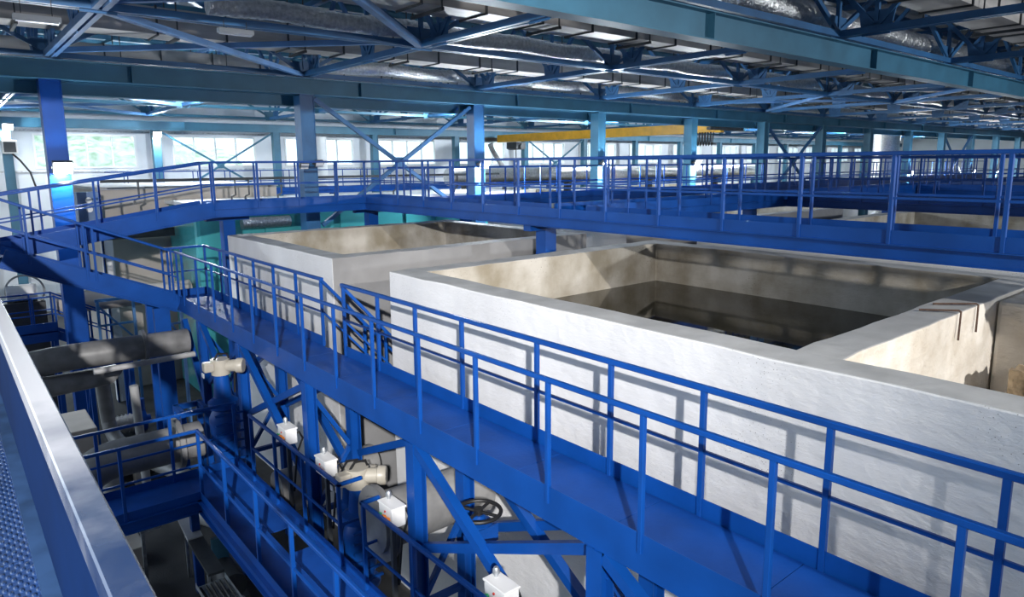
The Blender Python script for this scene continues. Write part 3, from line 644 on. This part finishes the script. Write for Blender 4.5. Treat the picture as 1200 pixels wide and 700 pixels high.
foil_duct('crinkled silver foil duct behind the nearer column row under the roof', 19.75, 2.95, 0.2, 9, 60)
foil_duct('crinkled silver foil duct before the far window wall under the roof', 31.6, 2.95, 0.2, 6, 60)
for x, y, z, lab in ((1.45, 12.75, 2.15, 'white box luminaire hanging at the top left beside the pale truss'), (4.35, 12.75, 2.28, 'white box luminaire under the middle lattice girder near the start of the foil duct'), (0.75, 16.6, 2.1, 'white box luminaire at the left edge beneath the roof')):
    th = thing('ceiling_light', lab, 'lamp', (x, y, z))
    MB().box(x - .3, x + .3, y - .07, y + .07, z, z + .08).build('housing', BOXW, th, bevel=.01)
    MB().box(x - .27, x + .27, y - .05, y + .05, z - .02, z).build('diffuser', PVC, th)
    MB().box(x - .2, x - .19, y - .005, y + .005, z + .08, CZ).box(x + .19, x + .2, y - .005, y + .005, z + .08, CZ).build('suspension_wire', DARK, th)

# ================================================================== OVERHEAD CRANE
cr = thing('overhead_crane', 'yellow overhead crane girder bridging the two column rows', 'crane', (29.6, 28, 1.45))
mb = MB(); mb.box(29.46, 29.74, 19.6, 36.9, 1.42, 1.9); mb.build('girder', YEL, cr, bevel=.015)
for y in (19.42, 37.2):
    MB().box(28.2, 31.0, y - .12, y + .12, 1.5, 1.74 if y > 30 else 1.64).build('end_truck', DARK, cr, bevel=.02)
    for x in (28.5, 30.7): MB().cyl((x, y - .16, 1.57), (x, y + .16, 1.57), 0.07).build('wheel', DARK, cr)
mb = MB(); mb.box(29.2, 30.0, 34.6, 35.6, 0.95, 1.38); mb.cyl((29.6, 34.4, 1.1), (29.6, 35.8, 1.1), 0.2); mb.build('hoist', DARK, cr, bevel=.02)
MB().cyl((29.6, 35.1, 0.1), (29.6, 35.1, 1.0), 0.03).torus((29.6, 35.1, 0.02), (0, 1, 0), 0.1, 0.03).build('hook_chain', DARK, cr)
mb = MB()
for i in range(6):
    y0 = 20.0 + i * .16; mb.tube([(29.35, y0 + .16 * t - .08, 1.45 - .65 * math.sin(math.pi * t)) for t in frange(0, 1, 8)], 0.03, 6)
mb.build('festoon_cable', BLACK, cr)

# ================================================================== FLOODLIGHTS
def flood(x, y, z, label, energy, tilt=0.5, col=(0.85, 0.94, 1.0), s=1.0, light=True):
    th = thing('floodlight', label, 'lamp', (x, y, z))
    c, sn = math.cos(tilt), math.sin(tilt)
    def T(u, v, wv): return V((x + u, y - .16 - v * c - wv * sn, z - v * sn + wv * c))   # u across, v forward, w up
    def bx(mb, u0, u1, v0, v1, w0, w1):
        mb.add([T(u0, v0, w0), T(u1, v0, w0), T(u1, v1, w0), T(u0, v1, w0), T(u0, v0, w1), T(u1, v0, w1), T(u1, v1, w1), T(u0, v1, w1)], [(0, 3, 2, 1), (4, 5, 6, 7), (0, 1, 5, 4), (1, 2, 6, 5), (2, 3, 7, 6), (3, 0, 4, 7)])
    mb = MB(); bx(mb, -.2 * s, .2 * s, -.06, .04, -.15 * s, .15 * s); mb.build('housing', DARK, th, bevel=.01)
    mb = MB(); bx(mb, -.18 * s, .18 * s, .045, .055, -.13 * s, .13 * s); mb.build('lens', GLOW if energy else PVC, th)
    mb = MB(); mb.box(x - .22 * s, x - .2 * s, y - .2, y, z - .02, z + .02); mb.box(x + .2 * s, x + .22 * s, y - .2, y, z - .02, z + .02); mb.box(x - .22 * s, x + .22 * s, y - .01, y, z - .03, z + .03); mb.build('bracket', DARK, th)
    if energy:
        p = T(0, .14, 0)
        l = lamp('floodlight_light', 'POINT', p - V(th.location), energy, col, 0.12); l.parent = th
flood(2.28, 18.78, 0.0, 'glaring white floodlight on the leftmost near column', 330)
flood(14.3, 18.78, 0.0, 'glaring floodlight on the third column of the nearer row', 1300)
flood(20.3, 18.78, 0.0, 'glaring floodlight on the fourth column, under the yellow crane', 1000)
flood(26.3, 18.78, 0.0, 'glaring floodlight on the fifth column of the nearer row', 800)
flood(50.3, 18.78, -0.8, 'distant floodlight seen just right of a tall walkway post, nearest of the far group', 1500)
flood(62.3, 18.78, -0.85, 'small distant floodlight far along the nearer column row, second of the far group', 1200)
flood(68.3, 18.78, -0.9, 'small distant floodlight far along the nearer column row, third of the far group', 1200)
flood(8.55, 37.2, 1.55, 'glaring floodlight on the second far column between the left windows', 500)
flood(2.7, 37.2, 1.75, 'glaring floodlight on the first far column at the left edge', 450)
flood(8.42, 18.78, 0.05, 'unlit floodlight with pale glass on the right of the second near column', 0, s=.6)
flood(7.98, 18.78, 0.0, 'unlit floodlight on the left edge of the second near column', 0, s=.6)

for i, (x, y) in enumerate(((8, 28.5), (20, 28.5), (32, 28.5), (46, 28.5), (62, 28.5), (80, 28.5))):
    th = thing('high_bay_lamp', 'bell shaped hall lamp hung from the roof of the far bay, %s from the left' % ORD[i], 'lamp', (x, y, 2.62))
    MB().lathe((x, y, 2.62), (0, 0, 1), [(.22, 0), (.2, .06), (.1, .2), (.07, .34), (0, .36)], 20).build('shade', DARK, th)
    MB().lathe((x, y, 2.63), (0, 0, 1), [(0, 0), (.19, 0), (.19, .01), (0, .02)], 20).build('lens', GLOW, th)
    MB().cyl((x, y, 2.96), (x, y, 4.45), .015, 8).build('suspension_rod', DARK, th)
    l = lamp('high_bay_light', 'POINT', (0, 0, -.1), 2100 if x < 30 else 3600, (.85, .94, 1.0), 0.2); l.parent = th

# ================================================================== FAR SIDE
th = thing('settling_tank', 'glossy teal tank beyond the second white tank, behind the columns', 'tank', (11, 21.7, GZ))
mb = MB(); mb.box(5.45, 17.5, 20.3, 23.2, GZ, -1.12); mb.build('shell', TANKTEAL, th, bevel=.12)
MB().box(5.4, 17.55, 20.25, 23.25, -1.12, -1.02).build('rim', PVC, th)
mb = MB()
for x in frange(6.2, 17, 9): mb.box(x - .03, x + .03, 20.22, 20.3, GZ, -1.14)
mb.build('stiffener', TANKTEAL, th)
o = MB().cyl((6.6, 19.95, -1.62), (8.0, 19.95, -1.62), 0.16).build('insulated_pipe', FOIL, None, base=(7.3, 19.95, -1.6)); tag(o, 'short foil wrapped pipe before the teal tank, left of the second column', 'pipe')
pr = thing('pipe_manifold', 'thin black pipe with drop legs running above the teal tank rim', 'pipe', (9, 21.2, -1.02))
MB().tube([(3.4, 21.2, -0.38), (17, 21.2, -0.38)], 0.04, 8).build('header', DARK, pr)
for x in (4.3, 6.9, 7.3, 8.3, 10.2, 12.4, 15): MB().tube([(x, 21.2, -0.4), (x, 21.2, -.85), (x - .12, 21.2, -0.9), (x - .12, 21.2, -1.02)], 0.03, 8).build('drop_leg', DARK, pr)
th = thing('concrete_bunker', 'beige concrete block structure on the left behind the sloping walkways', 'block', (6, 26, GZ))
MB().box(3.7, 9.0, 23.4, 29, GZ, -0.68).build('wall', BEIGEC, th, bevel=.03)
MB().box(3.66, 9.04, 23.36, 29.04, -0.68, -0.6).build('coping', TOPC, th)
o = MB().box(3.45, 3.72, 22.2, 22.5, GZ, -2.05).build('pillar', WHITEC, None, base=(3.58, 22.35, GZ), bevel=.02); tag(o, 'short white pillar before the beige concrete block', 'pillar')
o = MB().ibeam((2.4, 22.35, -1.92), (5.4, 22.35, -1.92), 0.2, 0.25).build('steel_beam', DARK, None, base=(3.9, 22.35, -2.05)); tag(o, 'dark steel beam lying across the white pillar', 'beam')
th = thing('control_cabinet', 'blue grey cabinet with round dials beyond the leftmost near column', 'cabinet', (3.2, 22.4, -1.75))
MB().box(2.95, 3.5, 22.1, 22.15 + .5, -1.6, -.68).build('casing', mat('blue_grey_cabinet', (0.12, 0.2, 0.36), 0.4), th, bevel=.015)
for z in (-.9, -1.15): MB().cyl((3.22, 22.06, z), (3.22, 22.1, z), 0.08).build('dial', BOXW, th)
MB().box(2.95, 3.0, 22.2, 22.3, GZ, -1.6).box(3.45, 3.5, 22.2, 22.3, GZ, -1.6).build('frame', BLUE, th)
tank('concrete_tank', 'beige concrete tank beyond the high walkway, left of the branch walkway', 13.0, 24.5, 11.2, 16.8, 0.42, GZ, -2.4)
tank('concrete_tank', 'concrete tank beyond the high walkway, right of the branch walkway', 13.0, 24.5, 2.47, 9.15, 0.42, GZ, -2.4)
tank('concrete_tank', 'wide beige concrete tank under the yellow crane, behind the near columns', 18.6, 30.0, 21.0, 33.5, 0.42, GZ, -2.2)
tank('concrete_tank', 'farthest beige concrete tank, right of the crane behind the near columns', 32.0, 48.0, 20.8, 33.0, 0.42, GZ, -2.2)
o = MB().tube([(19, 27.6, -.62), (46, 27.6, -.62)], 0.42, 18).build('insulated_pipe', FOIL, None, base=(32, 27.6, -.62)); tag(o, 'long thick silver insulated pipe below the yellow crane, under the windows', 'pipe')
for i, x in enumerate((20, 27, 34, 41)):
    o = MB().box(x - .1, x + .1, 27.4, 27.8, -1.61, -1.04).box(x - .1, x + .1, 27.2, 28.0, -1.66, -1.6).build('pipe_support', DARK, None, base=(x, 27.6, -1.66)); tag(o, 'dark saddle carrying the thick silver insulated pipe', 'support', 'saddles under the silver pipe')
o = MB().tube([(50.8, 20.6, GZ), (50.8, 20.6, 2.4)], 0.85, 20).build('insulated_stack', FOIL, None, base=(50.8, 20.6, GZ)); tag(o, 'thick upright silver insulated pipe far along the nearer column row', 'pipe')
o = MB().tube([(28.6, 36.6, 1.3), (28.8, 36.6, .9), (29.6, 36.6, -.1), (29.8, 36.6, -.5), (29.8, 36.6, GZ)], 0.17, 12).build('vent_pipe', PIPEL, None, base=(29.8, 36.6, GZ)); tag(o, 'bent grey vent pipe below the far end of the yellow crane', 'pipe')
o = MB().tube([(17.2, 37.9, GZ), (17.2, 37.9, 1.6)], 0.42, 18).build('vent_pipe', PVC, None, base=(17.2, 37.9, GZ)); tag(o, 'thick white vent pipe beside the third window', 'pipe')
th = thing('unit_heater', 'white box heater with dark grille on the first far column at the left edge', 'heater', (2.7, 37.0, .6))
MB().box(2.4, 2.95, 36.85, 37.2, .6, 1.16).build('casing', BOXW, th, bevel=.02); MB().box(2.46, 2.89, 36.83, 36.85, .66, 1.1).build('grille', DARK, th)
MB().tube([(2.75, 37.0, .6), (3.0, 36.95, .3), (3.3, 36.9, -.2), (3.45, 36.9, -.9)], 0.04, 8).build('hose', BLACK, th)
# railings on the far tank tops
for lab, p, q in (('far blue walkway along the near column row beyond the turn of the high walkway', (10.2, 17.5, 0), (60, 17.5, 0)), ('far blue walkway before the window wall', (6, 35.6, 0), (60, 35.6, 0))):
    straight_walk(lab, p, q, 0.8, -1.15 if p[1] < 30 else -1.3, pitch=1.5, legs=(0.05, .2, .35, .5, .7))

# ================================================================== PIPES AND VALVES AT THE LOWER LEFT
def pipe(label, pts, r, m, flanges=(), name='pipe', n=18):
    th = thing(name, label, 'pipe', pts[0])
    MB().tube(pts, r, n).build('pipe_run', m, th, base=root_loc(th))
    for (a, b) in flanges: MB().cyl(a, b, r * 1.35, 20).build('flange', m, th)
    return th
def elbow(a, c, b, n=6):
    a, b, c = V(a), V(b), V(c); return [tuple(a * (1 - t) ** 2 + c * 2 * t * (1 - t) + b * t * t) for t in frange(0, 1, n)]
pipe('thick dark grey pipe below the ramp, passing behind the leftmost near column', elbow((.6, 15.3, -3.7), (.8, 14.6, -3.45), (1.7, 14.55, -3.43)) + [(3.58, 14.55, -3.46)], 0.24, PIPE, [((2.75, 14.55, -3.445), (2.81, 14.55, -3.445))])
pipe('thin pale grey pipe running below the thick dark pipe', [(1.7, 13.0, -3.38), (3.3, 13.0, -3.36)], 0.05, PIPEL)
pipe('grey pipe under the thick dark pipe at the left edge', [(.4, 14.6, -3.95), (2.2, 14.6, -3.9), (2.25, 14.6, -3.95)], 0.2, PIPE)
pipe('long pale grey pipe beyond the low blue stair, under the ramp', [(2.0, 21.0, -3.5), (5.35, 21.0, -3.5)], 0.28, BEIGEC)
pipe('thick grey pipe crossing under the low platform railing, bent down at its left end', [(1.0, 11.9, -5.6)] + elbow((1.0, 11.9, -5.3), (1.15, 11.9, -4.6), (1.7, 11.9, -4.55)) + [(3.0, 11.9, -4.55)], 0.3, PIPE, [((2.6, 11.9, -4.55), (2.68, 11.9, -4.55))])
pipe('grey standing pipe with elbow beside the leftmost near column', [(2.1, 15.2, -3.9), (2.15, 15.2, -5.0)] + elbow((2.15, 15.2, -5.0), (2.15, 15.1, -5.4), (2.45, 14.2, -5.5)) + [(3.0, 12.8, -5.6)], 0.13, PIPE)
pipe('slim grey upright pipe between the column and the blue legs', [(2.55, 14.6, -4.2), (2.62, 14.6, -6.7)], 0.08, PIPEL)
pipe('short slim grey upright pipe right of the taller one', [(2.95, 13.6, -4.7), (2.98, 13.6, -6.7)], 0.08, PIPEL)
pipe('thick grey pipe passing under the lower walkway into the tank wall', [(3.55, 6.9, -4.22), (5.15, 6.9, -4.22)], 0.34, PIPE, [((3.6, 6.9, -4.22), (3.67, 6.9, -4.22))])
pipe('grey pipe behind the upright valves under the lower walkway', [(3.52, 9.9, -4.9), (5.15, 9.9, -4.9)], 0.28, PIPE)
pipe('low dark pipe along the floor below the service platform', [(1.5, 5.0, -6.35), (1.5, 12.0, -6.35)], 0.26, PIPE)
pipe('curved dark pipe at the foot of the service platform', [(1.9, 6.3, -5.9)] + elbow((1.9, 6.3, -5.9), (1.9, 7.4, -5.9), (2.5, 7.7, -6.1)) + [(3.3, 7.8, -6.2)], 0.24, DARK)
def valve(label, x, y, z0, zt, r=0.2, motor=True, wheel=False, mdir=(0.8, -0.6, 0)):
    th = thing('gate_valve', label, 'valve', (x, y, z0)); h = zt - z0
    MB().lathe((x, y, z0), (0, 0, 1), [(0, 0), (r * 1.3, 0), (r * 1.3, .05), (r * .9, .07), (r * 1.15, h * .25), (r * 1.15, h * .5), (r * .85, h * .58), (r * 1.15, h * .6), (r * 1.15, h * .66), (r * .7, h * .7), (r * .55, h * .92), (0, h * .92)], 20).build('valve_body', BLUE, th)
    for k in range(6):
        zz = z0 + h * (.1 + .09 * k); MB().box(x - r * 1.05, x + r * 1.05, y - r * 1.25, y - r * 1.05, zz, zz + .03).build('rib', BLUE, th)
    if motor:
        d = V(mdir).normalized(); c = V((x, y, zt))
        MB().cyl(c + V((0, 0, -.14)), c + V((0, 0, .12)), 0.15, 20).build('gearbox', CREAM, th)
        MB().lathe(c, d, [(0, -.05), (.10, -.05), (.10, .26), (.125, .27), (.125, .36), (.11, .38), (0, .38)], 20).build('motor', CREAM, th)
        MB().box(x - .28, x - .12, y - .1, y + .06, zt - .06, zt + .1).build('terminal_box', CREAM, th, bevel=.02)
        MB().tube([(x - .1, y, zt + .1), (x - .05, y - .05, zt + .22), (x + .1, y - .05, zt + .2), (x + .22, y, zt - .1), (x + .2, y, zt - .5)], 0.018, 8).build('cable', BLACK, th)
        MB().box(x - .3, x - .285, y - .08, y + .02, zt - .14, zt - .07).build('name_plate', BOXW, th)
    if wheel:
        MB().cyl((x, y, zt - .3), (x, y, zt), 0.03).build('stem', GALV, th)
        mb = MB(); mb.torus((x, y, zt), (0, 0, 1), 0.24, 0.022, 28, 8)
        for k in range(4): a = k * math.pi / 2 + .4; mb.cyl((x, y, zt), (x + .23 * math.cos(a), y + .23 * math.sin(a), zt), 0.018, 8)
        mb.cyl((x, y, zt - .04), (x, y, zt + .04), 0.05); mb.build('handwheel', BLACK, th)
    return th
valve('blue gate valve with cream motor actuator beside the left legs of the lower walkway', 3.33, 11.62, -5.05, -3.28, 0.21)
valve('blue gate valve with cream motor actuator between the middle walkway legs', 3.80, 7.75, -5.5, -3.98, 0.19)
valve('smaller blue gate valve standing behind the second control box', 4.05, 8.5, -5.6, -4.3, 0.17)
valve('blue valve with black handwheel right of the third control box', 4.08, 5.5, -4.0, -3.66, 0.13, motor=False, wheel=True)
def control_box(label, x, y, z, px=0.0):
    th = thing('control_box', label, 'control box', (x, y, PZ - .2))
    MB().box(x - .085, x + .085, y - .15, y + .15, z - .11, z + .10).build('enclosure', BOXW, th, bevel=.012)
    MB().box(x - .095, x + .095, y - .16, y + .16, z + .10, z + .125).build('lid', BOXW, th, bevel=.008)
    for dy, m, s in ((.09, GREENB, .028), (.0, ORANGE, .036), (-.08, ORANGE, .036)):
        MB().lathe((x - .085, y + dy, z - .02), (-1, 0, 0), [(0, .035), (s, .035), (s, .02), (s * .7, .018), (s * .7, 0)], 14).build('push_button', m, th)
    MB().cyl((x - .085, y, z + .045), (x - .095, y, z + .045), 0.012).build('indicator', REDB, th)
    MB().bar((x, y, -5.4), (x, y, z - .11), 0.05, 0.05, up=(0, 1, 0)).build('stand', DARK, th)
    MB().tube([(x + .085, y - .03, z - .03), (x + .16, y - .03, z), (x + .22, y, z - .12), (x + .13, y + .03, z - .35), (x + .05, y, z - .9)], 0.016, 8).build('cable', BLACK, th)
    MB().lathe((x + .02, y + .1, z + .125), (0, 0, 1), [(0, .09), (.02, .09), (.035, .06), (.035, .03), (.02, .02), (.02, 0)], 12).build('cable_gland', GALV, th)
control_box('white control box farthest along the low platform railing, leftmost of the four', 3.52, 9.33, -3.82)
control_box('white control box second along the low platform railing, before a cream motor', 3.52, 8.05, -3.86)
control_box('white control box third along the low platform railing, below the walkway leg', 3.52, 6.36, -3.83)
control_box('white control box nearest the bottom edge of the picture, under the diagonal brace', 3.52, 4.42, -3.83)
# trays and clutter on the pit floor
th = thing('cable_tray', 'bright galvanised cable tray angling under the low platform', 'tray', (2.5, 10.4, GZ))
MB().prism((2.62, 12.1, -5.78), (2.53, 10.85, -5.78), [(-.11, 0), (.11, 0), (.11, .05), (-.11, .05)]).build('tray_lid', ZINC, th)
MB().prism((2.53, 10.845, -5.79), (2.5, 9.7, -5.79), [(-.11, 0), (.11, 0), (.11, .04), (-.11, .04)]).build('dark_lid', DARK, th)
MB().box(2.55, 2.59, 11.6, 11.64, GZ, -5.79).box(2.5, 2.54, 10.2, 10.24, GZ, -5.8).build('tray_leg', GALV, th)
th = thing('cable_tray', 'long open cable tray filled with dark cables beside the low platform', 'tray', (2.35, 7.5, GZ))
mb = MB(); mb.box(2.2, 2.6, 5.2, 9.65, -5.85, -5.845); mb.box(2.2, 2.205, 5.2, 9.65, -5.85, -5.77); mb.box(2.595, 2.6, 5.2, 9.65, -5.85, -5.77); mb.build('tray', GALV, th)
mb = MB()
for i in range(6):
    x = 2.24 + .062 * i; mb.tube([(x + random.uniform(-.01, .01), y, -5.82 + random.uniform(0, .02)) for y in frange(5.3, 9.55, 10)], 0.018, 6)
mb.build('cable', BLACK, th)
for y in (5.6, 7.4, 9.2): MB().box(2.33, 2.37, y, y + .04, GZ, -5.85).build('tray_leg', GALV, th)
th = thing('stub_duct', 'small pale steel box duct seen between the two low platform railings', 'duct', (2.0, 11.8, -5.8))
MB().box(1.9, 2.2, 11.55, 12.3, -5.75, -5.5).build('duct_body', GALV, th); MB().box(1.95, 2.0, 11.8, 11.85, GZ, -5.75).build('duct_leg', GALV, th)
# low stair platform behind the leftmost column
sp = thing('stair_platform', 'small blue stair platform with rails behind the leftmost near column', 'platform', (1.7, 20.4, GZ))
MB().box(.6, 1.95, 19.9, 20.7, -4.0, -3.97).build('deck_plate', DECK, sp)
MB().box(.6, 1.95, 19.9, 19.93, -4.22, -3.75).build('fascia', BLUE, sp)
for y in (19.95, 20.65):
    MB().bar((1.95, y, -4.1), (3.1, y, -4.75), .03, .2).build('stair_stringer', BLUE, sp)
    handrail(sp, [(.6, y, -4.0), (1.95, y, -4.0), (3.1, y, -4.65)], [(x, y, -4.0) for x in (.9, 1.5, 1.95)] + [(2.6, y, -4.4), (3.1, y, -4.65)], h=.9, sec=.04, post=.04)
for x in (.8, 1.9):
    for y in (20.0, 20.6): MB().bar((x, y, GZ), (x, y, -4.0), .1, .1, up=(0, 1, 0)).build('leg', BLUE, sp)
MB().box(3.0, 3.6, 19.95, 20.65, -4.75, -4.72).build('landing', DECK, sp)
MB().bar((3.5, 20.3, GZ), (3.5, 20.3, -4.75), .1, .1, up=(0, 1, 0)).build('leg', BLUE, sp)
pump = thing('pump', 'grey pump with white motor and coiled hose behind the small stair platform', 'pump', (1.5, 21.6, GZ))
MB().cyl((1.1, 21.6, -3.2), (1.75, 21.6, -3.2), .22).build('motor', BOXW, pump); MB().torus((1.5, 21.5, -3.15), (.2, 1, .1), .42, .025).build('hose', PIPEL, pump)
MB().box(1.0, 1.9, 21.3, 21.9, GZ, -3.42).build('plinth', DARK, pump)
def trestle(label, x0, x1, y, zt, zb=GZ, m=TRUSS):
    th = thing('pipe_trestle', label, 'trestle', ((x0 + x1) / 2, y, zb))
    MB().bar((x0, y, zt), (x1, y, zt), .07, .07).build('top_beam', m, th)
    for x in (x0 + .05, x1 - .05):
        for s in (-1, 1): MB().bar((x + s * .06, y + s * .3, zb), (x, y + s * .03, zt - .03), .06, .06, up=(1, 0, 0)).build('leg', m, th)
    MB().bar((x0 + .06, y, zt - .15), (x1 - .06, y, zt - 1.1), .05, .05).build('brace', m, th)
    MB().bar((x0, y + .02, zt - .65), (x1, y + .02, zt - .65), .05, .05).build('tie', m, th)
trestle('blue steel trestle below the ramp, right of the leftmost near column', 2.75, 3.65, 19.6, -3.3)
trestle('pale blue steel trestle below the end of the ramp', 3.95, 4.6, 18.9, -3.35, m=TRUSSL)
o = MB().box(.9, 2.0, 15.6, 17.0, GZ, -5.2).build('concrete_plinth', BEIGEC, None, base=(1.5, 16.3, GZ), bevel=.03); tag(o, 'pale stepped concrete plinth left of the leftmost near column', 'plinth')
o = MB().box(2.62, 2.85, 15.8, 16.1, GZ, -5.75).build('concrete_stub', BEIGEC, None, base=(2.7, 15.9, GZ), bevel=.02); tag(o, 'small pale concrete stub right of the leftmost near column', 'plinth')

for (x0, x1, y0, y1, z1, lab) in ((1.3, 1.75, 10.0, 11.3, -6.5, 'flat grey concrete pad on the pit floor nearest the left handrail'), (1.8, 2.1, 12.4, 13.0, -6.4, 'small grey concrete pad on the pit floor under the low platform branch'), (2.0, 2.3, 9.2, 10.0, -6.62, 'low grey concrete pad on the pit floor beside the cable tray')):
    o = MB().box(x0, x1, y0, y1, GZ, z1).build('floor_pad', BEIGEC, None, base=((x0 + x1) / 2, (y0 + y1) / 2, GZ), bevel=.02); tag(o, lab, 'pad')
th = thing('drain_pump', 'small dark pump with teal bracket on the pit floor beside the cable tray', 'pump', (2.9, 10.6, GZ))
MB().cyl((2.9, 10.3, -6.45), (2.9, 11.1, -6.45), .2, 20).build('motor', DARK, th)
MB().box(2.78, 3.02, 10.9, 10.98, GZ, -5.9).build('bracket', TEAL, th); MB().box(2.7, 3.1, 10.2, 11.2, GZ, -6.62).build('base', DARK, th)
pipe('bright steel pipe lying on the pit floor right of the cable tray', [(2.85, 8.6, -6.55), (2.85, 10.0, -6.55)], .12, GALV)
pipe('grey pipe run on the pit floor behind the low platform', [(3.0, 13.2, -6.4), (3.4, 12.2, -6.4), (4.9, 12.2, -6.4)], .16, PIPEL)
pipe('grey elbow pipe rising under the low platform branch', elbow((1.0, 12.9, -6.5), (1.7, 12.9, -6.5), (1.75, 12.9, -5.8)) + [(1.75, 12.9, -5.2)], .14, PIPEL)

def pipe_rack(label, x0, x1, y, zt, d):
    th = thing('pipe_rack', label, 'rack', ((x0 + x1) / 2, y, GZ))
    for x in (x0, x1):
        for yy in (y - d / 2, y + d / 2): MB().bar((x, yy, GZ), (x, yy, zt), .09, .09, up=(0, 1, 0)).build('leg', BLUE, th)
        MB().bar((x, y - d / 2, zt - .05), (x, y + d / 2, zt - .05), .08, .1).build('cross_bar', BLUE, th)
        MB().bar((x, y - d / 2 + .05, zt - .2), (x, y + d / 2 - .05, zt - 1.3), .05, .05).build('brace', BLUE, th)
    for yy in (y - d / 2, y + d / 2): MB().bar((x0 + .05, yy, zt - .05), (x1 - .05, yy, zt - .05), .08, .1).build('long_bar', BLUE, th)
    return th
pipe_rack('blue pipe rack behind the first blue valve, below the ramp foot', 3.08, 3.5, 13.55, -4.5, .5)
pipe_rack('blue pipe rack carrying nothing beside the leftmost near column', 2.2, 3.0, 17.6, -4.3, .7)
def pump_set(label, x, y, z):
    th = thing('pump', label, 'pump', (x, y, GZ))
    MB().box(x - .35, x + .35, y - .25, y + .25, GZ, z - .22).build('plinth', DARK, th)
    MB().cyl((x - .32, y, z), (x + .12, y, z), .18, 20).build('motor', PIPEL, th)
    for k in range(5): MB().cyl((x - .3 + .08 * k, y, z), (x - .285 + .08 * k, y, z), .205, 20).build('cooling_fin', PIPEL, th)
    MB().lathe((x + .12, y, z), (1, 0, 0), [(0, 0), (.1, 0), (.1, .06), (.24, .07), (.24, .2), (.1, .22), (.1, .3), (0, .3)], 22).build('volute', BLUE, th)
    MB().cyl((x + .25, y, z + .2), (x + .25, y, z + .5), .08, 16).build('outlet', BLUE, th)
pump_set('pale motor and blue pump on the pit floor below the thin pale pipe', 2.75, 16.62, -5.6)
